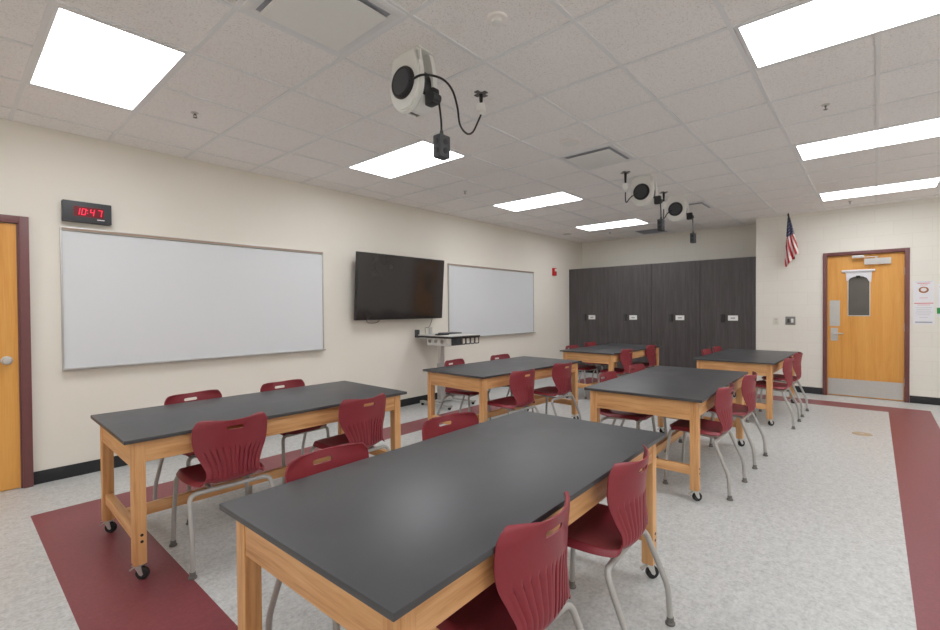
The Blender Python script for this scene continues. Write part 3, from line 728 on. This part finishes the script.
def shell_pt(u, t):
    """u in -1..1 across, t in 0..1 along"""
    y, z, hw, cu = prof(t); e = .003
    y2, z2, _, _ = prof(min(t+e, 1)); y1, z1, _, _ = prof(max(t-e, 0))
    ty, tz = y2-y1, z2-z1; ll = math.hypot(ty, tz); ty, tz = ty/ll, tz/ll
    ny, nz = -tz, ty            # towards the sitter for a path running front -> up the back
    if t < .5 and nz < 0: pass
    ny, nz = (tz, -ty)          # t direction -y => (tz,-ty) = up ; t direction +z => +y
    x = u*hw; a = abs(u)
    h = cu*(a**1.9)
    # top edge: shoulders rise above the centre dip; corners are round
    TC = .872
    if t > TC:
        k_ = (t-TC)/(1-TC); x = u*(hw-.042*(1-math.sqrt(max(0, 1-k_*k_))))
    if t > .78:
        k_ = (t-.78)/.22; z += k_*(.004*math.exp(-((a-.85)/.35)**2)-nz*h*.8)
    if t < .14:                 # rounded front corners
        k_ = 1-t/.14; y -= k_*.045*sst((a-.55)/.45)
    # fan of pleats in the lower back
    if TSPLIT-.02 < t < .86:
        lim = .77-.03*a*a; m = sst((lim-t)/.06)*sst((t-TSPLIT+.02)/.05)*sst((.93-a)/.10)
        ph = (u*6.2) % 1.0
        saw = (ph if u > 0 else 1-ph)
        h += m*(.0120*saw**2.0-.003)
    # turned-down rim of the seat
    if t < .54 and a > .90: h -= .026*((a-.90)/.10)**1.4*sst((.54-t)/.10)
    return Vector((x, y+ny*h, z+nz*h))
def make_shell():
    NU_, NT_ = 96, 120
    P = [[shell_pt(-1+2*i/NU_, j/NT_) for j in range(NT_+1)] for i in range(NU_+1)]
    th = .0065
    N = [[None]*(NT_+1) for _ in range(NU_+1)]
    for i in range(NU_+1):
        for j in range(NT_+1):
            du = P[min(i+1, NU_)][j]-P[max(i-1, 0)][j]; dv = P[i][min(j+1, NT_)]-P[i][max(j-1, 0)]
            N[i][j] = du.cross(dv).normalized()
    def part(j0, j1, hole=None):
        bm = bmesh.new(); A = {}; B = {}
        for i in range(NU_+1):
            for j in range(j0, j1+1):
                A[i, j] = bm.verts.new(P[i][j]+N[i][j]*th*.5); B[i, j] = bm.verts.new(P[i][j]-N[i][j]*th*.5)
        cells = set()
        for i in range(NU_):
            for j in range(j0, j1):
                if hole and hole(-1+2*(i+.5)/NU_, (j+.5)/NT_): continue
                cells.add((i, j))
        for (i, j) in cells:
            bm.faces.new((A[i, j], A[i+1, j], A[i+1, j+1], A[i, j+1])); bm.faces.new((B[i, j+1], B[i+1, j+1], B[i+1, j], B[i, j]))
            for (di, dj, e0, e1) in ((-1, 0, (i, j), (i, j+1)), (1, 0, (i+1, j+1), (i+1, j)), (0, -1, (i+1, j), (i, j)), (0, 1, (i, j+1), (i+1, j+1))):
                if (i+di, j+dj) not in cells: bm.faces.new((A[e0], B[e0], B[e1], A[e1]))
        bmesh.ops.delete(bm, geom=[v_ for v_ in bm.verts if not v_.link_faces], context='VERTS')
        return bm
    js = int(round(TSPLIT*NT_))
    return part(0, js), part(js, NT_)
def apply_mods(o):
    dg = bpy.context.evaluated_depsgraph_get(); dg.update()
    me = bpy.data.meshes.new_from_object(o.evaluated_get(dg)); old = o.data; o.modifiers.clear(); o.data = me; me.name = old.name
def make_chair(label, loc, rotz):
    t = thing('classroom_chair', label, 'chair', loc, rotz, 'maroon plastic chairs around the work tables')
    sbm, bbm = make_shell()
    seat = obj('seat', sbm, M['maroon'], t, ang=50)
    back = obj('backrest', bbm, M['maroon'], t, ang=50)
    # hand hole cut through the back near the top
    bm = bmesh.new(); n = 10; w_, r_ = .036, .0105; zc = .742; P = []
    for k_ in range(n+1): a = -PI/2+PI*k_/n; P.append((w_+math.cos(a)*r_, zc+math.sin(a)*r_))
    for k_ in range(n+1): a = PI/2+PI*k_/n; P.append((-w_+math.cos(a)*r_, zc+math.sin(a)*r_))
    prism(bm, P, lambda a, b, d: (a, d, b+.10*a*a*8*.1), -.30, -.12)
    cut = obj('cutter', bm, M['maroon'], t, smooth=False)
    md = back.modifiers.new('cut', 'BOOLEAN'); md.operation = 'DIFFERENCE'; md.object = cut; md.solver = 'EXACT'
    apply_mods(back); bpy.data.objects.remove(cut)
    back.data.set_sharp_from_angle(angle=math.radians(50))
    R = .0125
    # rear frame: two legs and the cross tube, as one bent tube split into legs and a cross bar
    for nm, yr, zz, feet_y, kz in (('rear', -.130, .398, -.240, .165), ('front', .188, .424, .222, .20)):
        bm = bmesh.new(); tube(bm, [(-.120, yr, zz), (.120, yr, zz)], R, 14); obj('cross_tube', bm, M['tube'], t)
        for s in (-1, 1):
            bm = bmesh.new()
            if nm == 'rear':
                pts = [(s*.118, yr, zz), (s*.216, yr-.004, zz), (s*.228, feet_y+.008, kz), (s*.232, feet_y, .010)]
            else:
                pts = [(s*.118, yr, zz), (s*.198, yr, zz), (s*.208, feet_y-.008, kz), (s*.212, feet_y, .010)]
            tube(bm, fillet(pts, .045, 8), R, 14); lg = obj('leg', bm, M['tube'], t)
            fx, fy = pts[-1][0], pts[-1][1]
            bm = bmesh.new(); lathe(bm, [(.019, 0), (.021, .003), (.021, .009), (.0155, .014), (.0145, .034)], 20, Matrix.Translation((fx, fy, 0))); obj('glide', bm, M['glide'], lg)
    for s in (-1, 1):
        bm = bmesh.new(); tube(bm, [(s*.105, -.13, .402), (s*.105, .188, .426)], .011, 12); obj('seat_rail', bm, M['tube'], t)
    return t
R_ = math.radians
near = lambda x, y, d=0: (x, y, R_(d))
far_ = lambda x, y, d=0: (x, y, PI+R_(d))
CH = [
 (near(1.085, 2.90, -3), 'maroon chair on the near side of the wall-side table, left one, fully seen from behind'),
 (near(1.92, 2.82, 2), 'maroon chair on the near side of the wall-side table, right one'),
 (far_(1.23, 3.62, 7), 'maroon chair on the wall side of the nearest left table, left one'),
 (far_(1.90, 3.62, 3), 'maroon chair on the wall side of the nearest left table, right one'),
 (far_(1.08, 1.60, 1), 'maroon chair behind the foreground table, left one near its left corner'),
 (far_(1.85, 1.64, -8), 'maroon chair behind the foreground table, right one near its far corner'),
 (near(1.175, .91, 0), 'maroon chair at the bottom edge of the picture, closest to the camera'),
 (near(1.85, .905, 2), 'maroon chair in the right foreground, beside the foreground table far leg'),
 (near(3.77, 2.75, -3), 'maroon chair on the near side of the middle left table, left one'),
 (near(4.57, 2.77, -2), 'maroon chair on the near side of the middle left table, right one'),
 (far_(4.02, 3.61, 7), 'maroon chair behind the middle left table, in front of the lectern'),
 (far_(4.81, 3.55, -2), 'maroon chair behind the middle left table, right of the lectern'),
 (near(3.965, 1.02, -1), 'maroon chair on the right side of the middle right table, nearer one'),
 (near(4.83, 1.01, -1), 'maroon chair on the right side of the middle right table, farther one'),
 (far_(4.07, 1.71, 3), 'maroon chair on the left side of the middle right table, nearer one'),
 (far_(4.80, 1.73, 0), 'maroon chair on the left side of the middle right table, farther one'),
 (near(6.69, 2.91, -2), 'maroon chair on the near side of the far left table, left one'),
 (near(7.68, 2.91, -2), 'maroon chair on the near side of the far left table, right one before the cabinets'),
 (far_(6.74, 3.56, -3), 'maroon chair behind the far left table, left one beside the left wall'),
 (far_(7.58, 3.66, -3), 'maroon chair behind the far left table, right one before the first cabinet'),
 (near(6.61, .93, -1), 'maroon chair on the right side of the far right table, nearer one'),
 (near(7.38, .92, -1), 'maroon chair on the right side of the far right table, closest to the far door'),
 (far_(7.20, 1.655, 0), 'maroon chair on the left side of the far right table, nearer one'),
 (far_(7.80, 1.66, 0), 'maroon chair on the left side of the far right table, farther one'),
]
c0 = make_chair(CH[0][1], (CH[0][0][0], CH[0][0][1], 0), CH[0][0][2])
for (p_, lab) in CH[1:]: dup(c0, (p_[0], p_[1], 0), p_[2], lab)
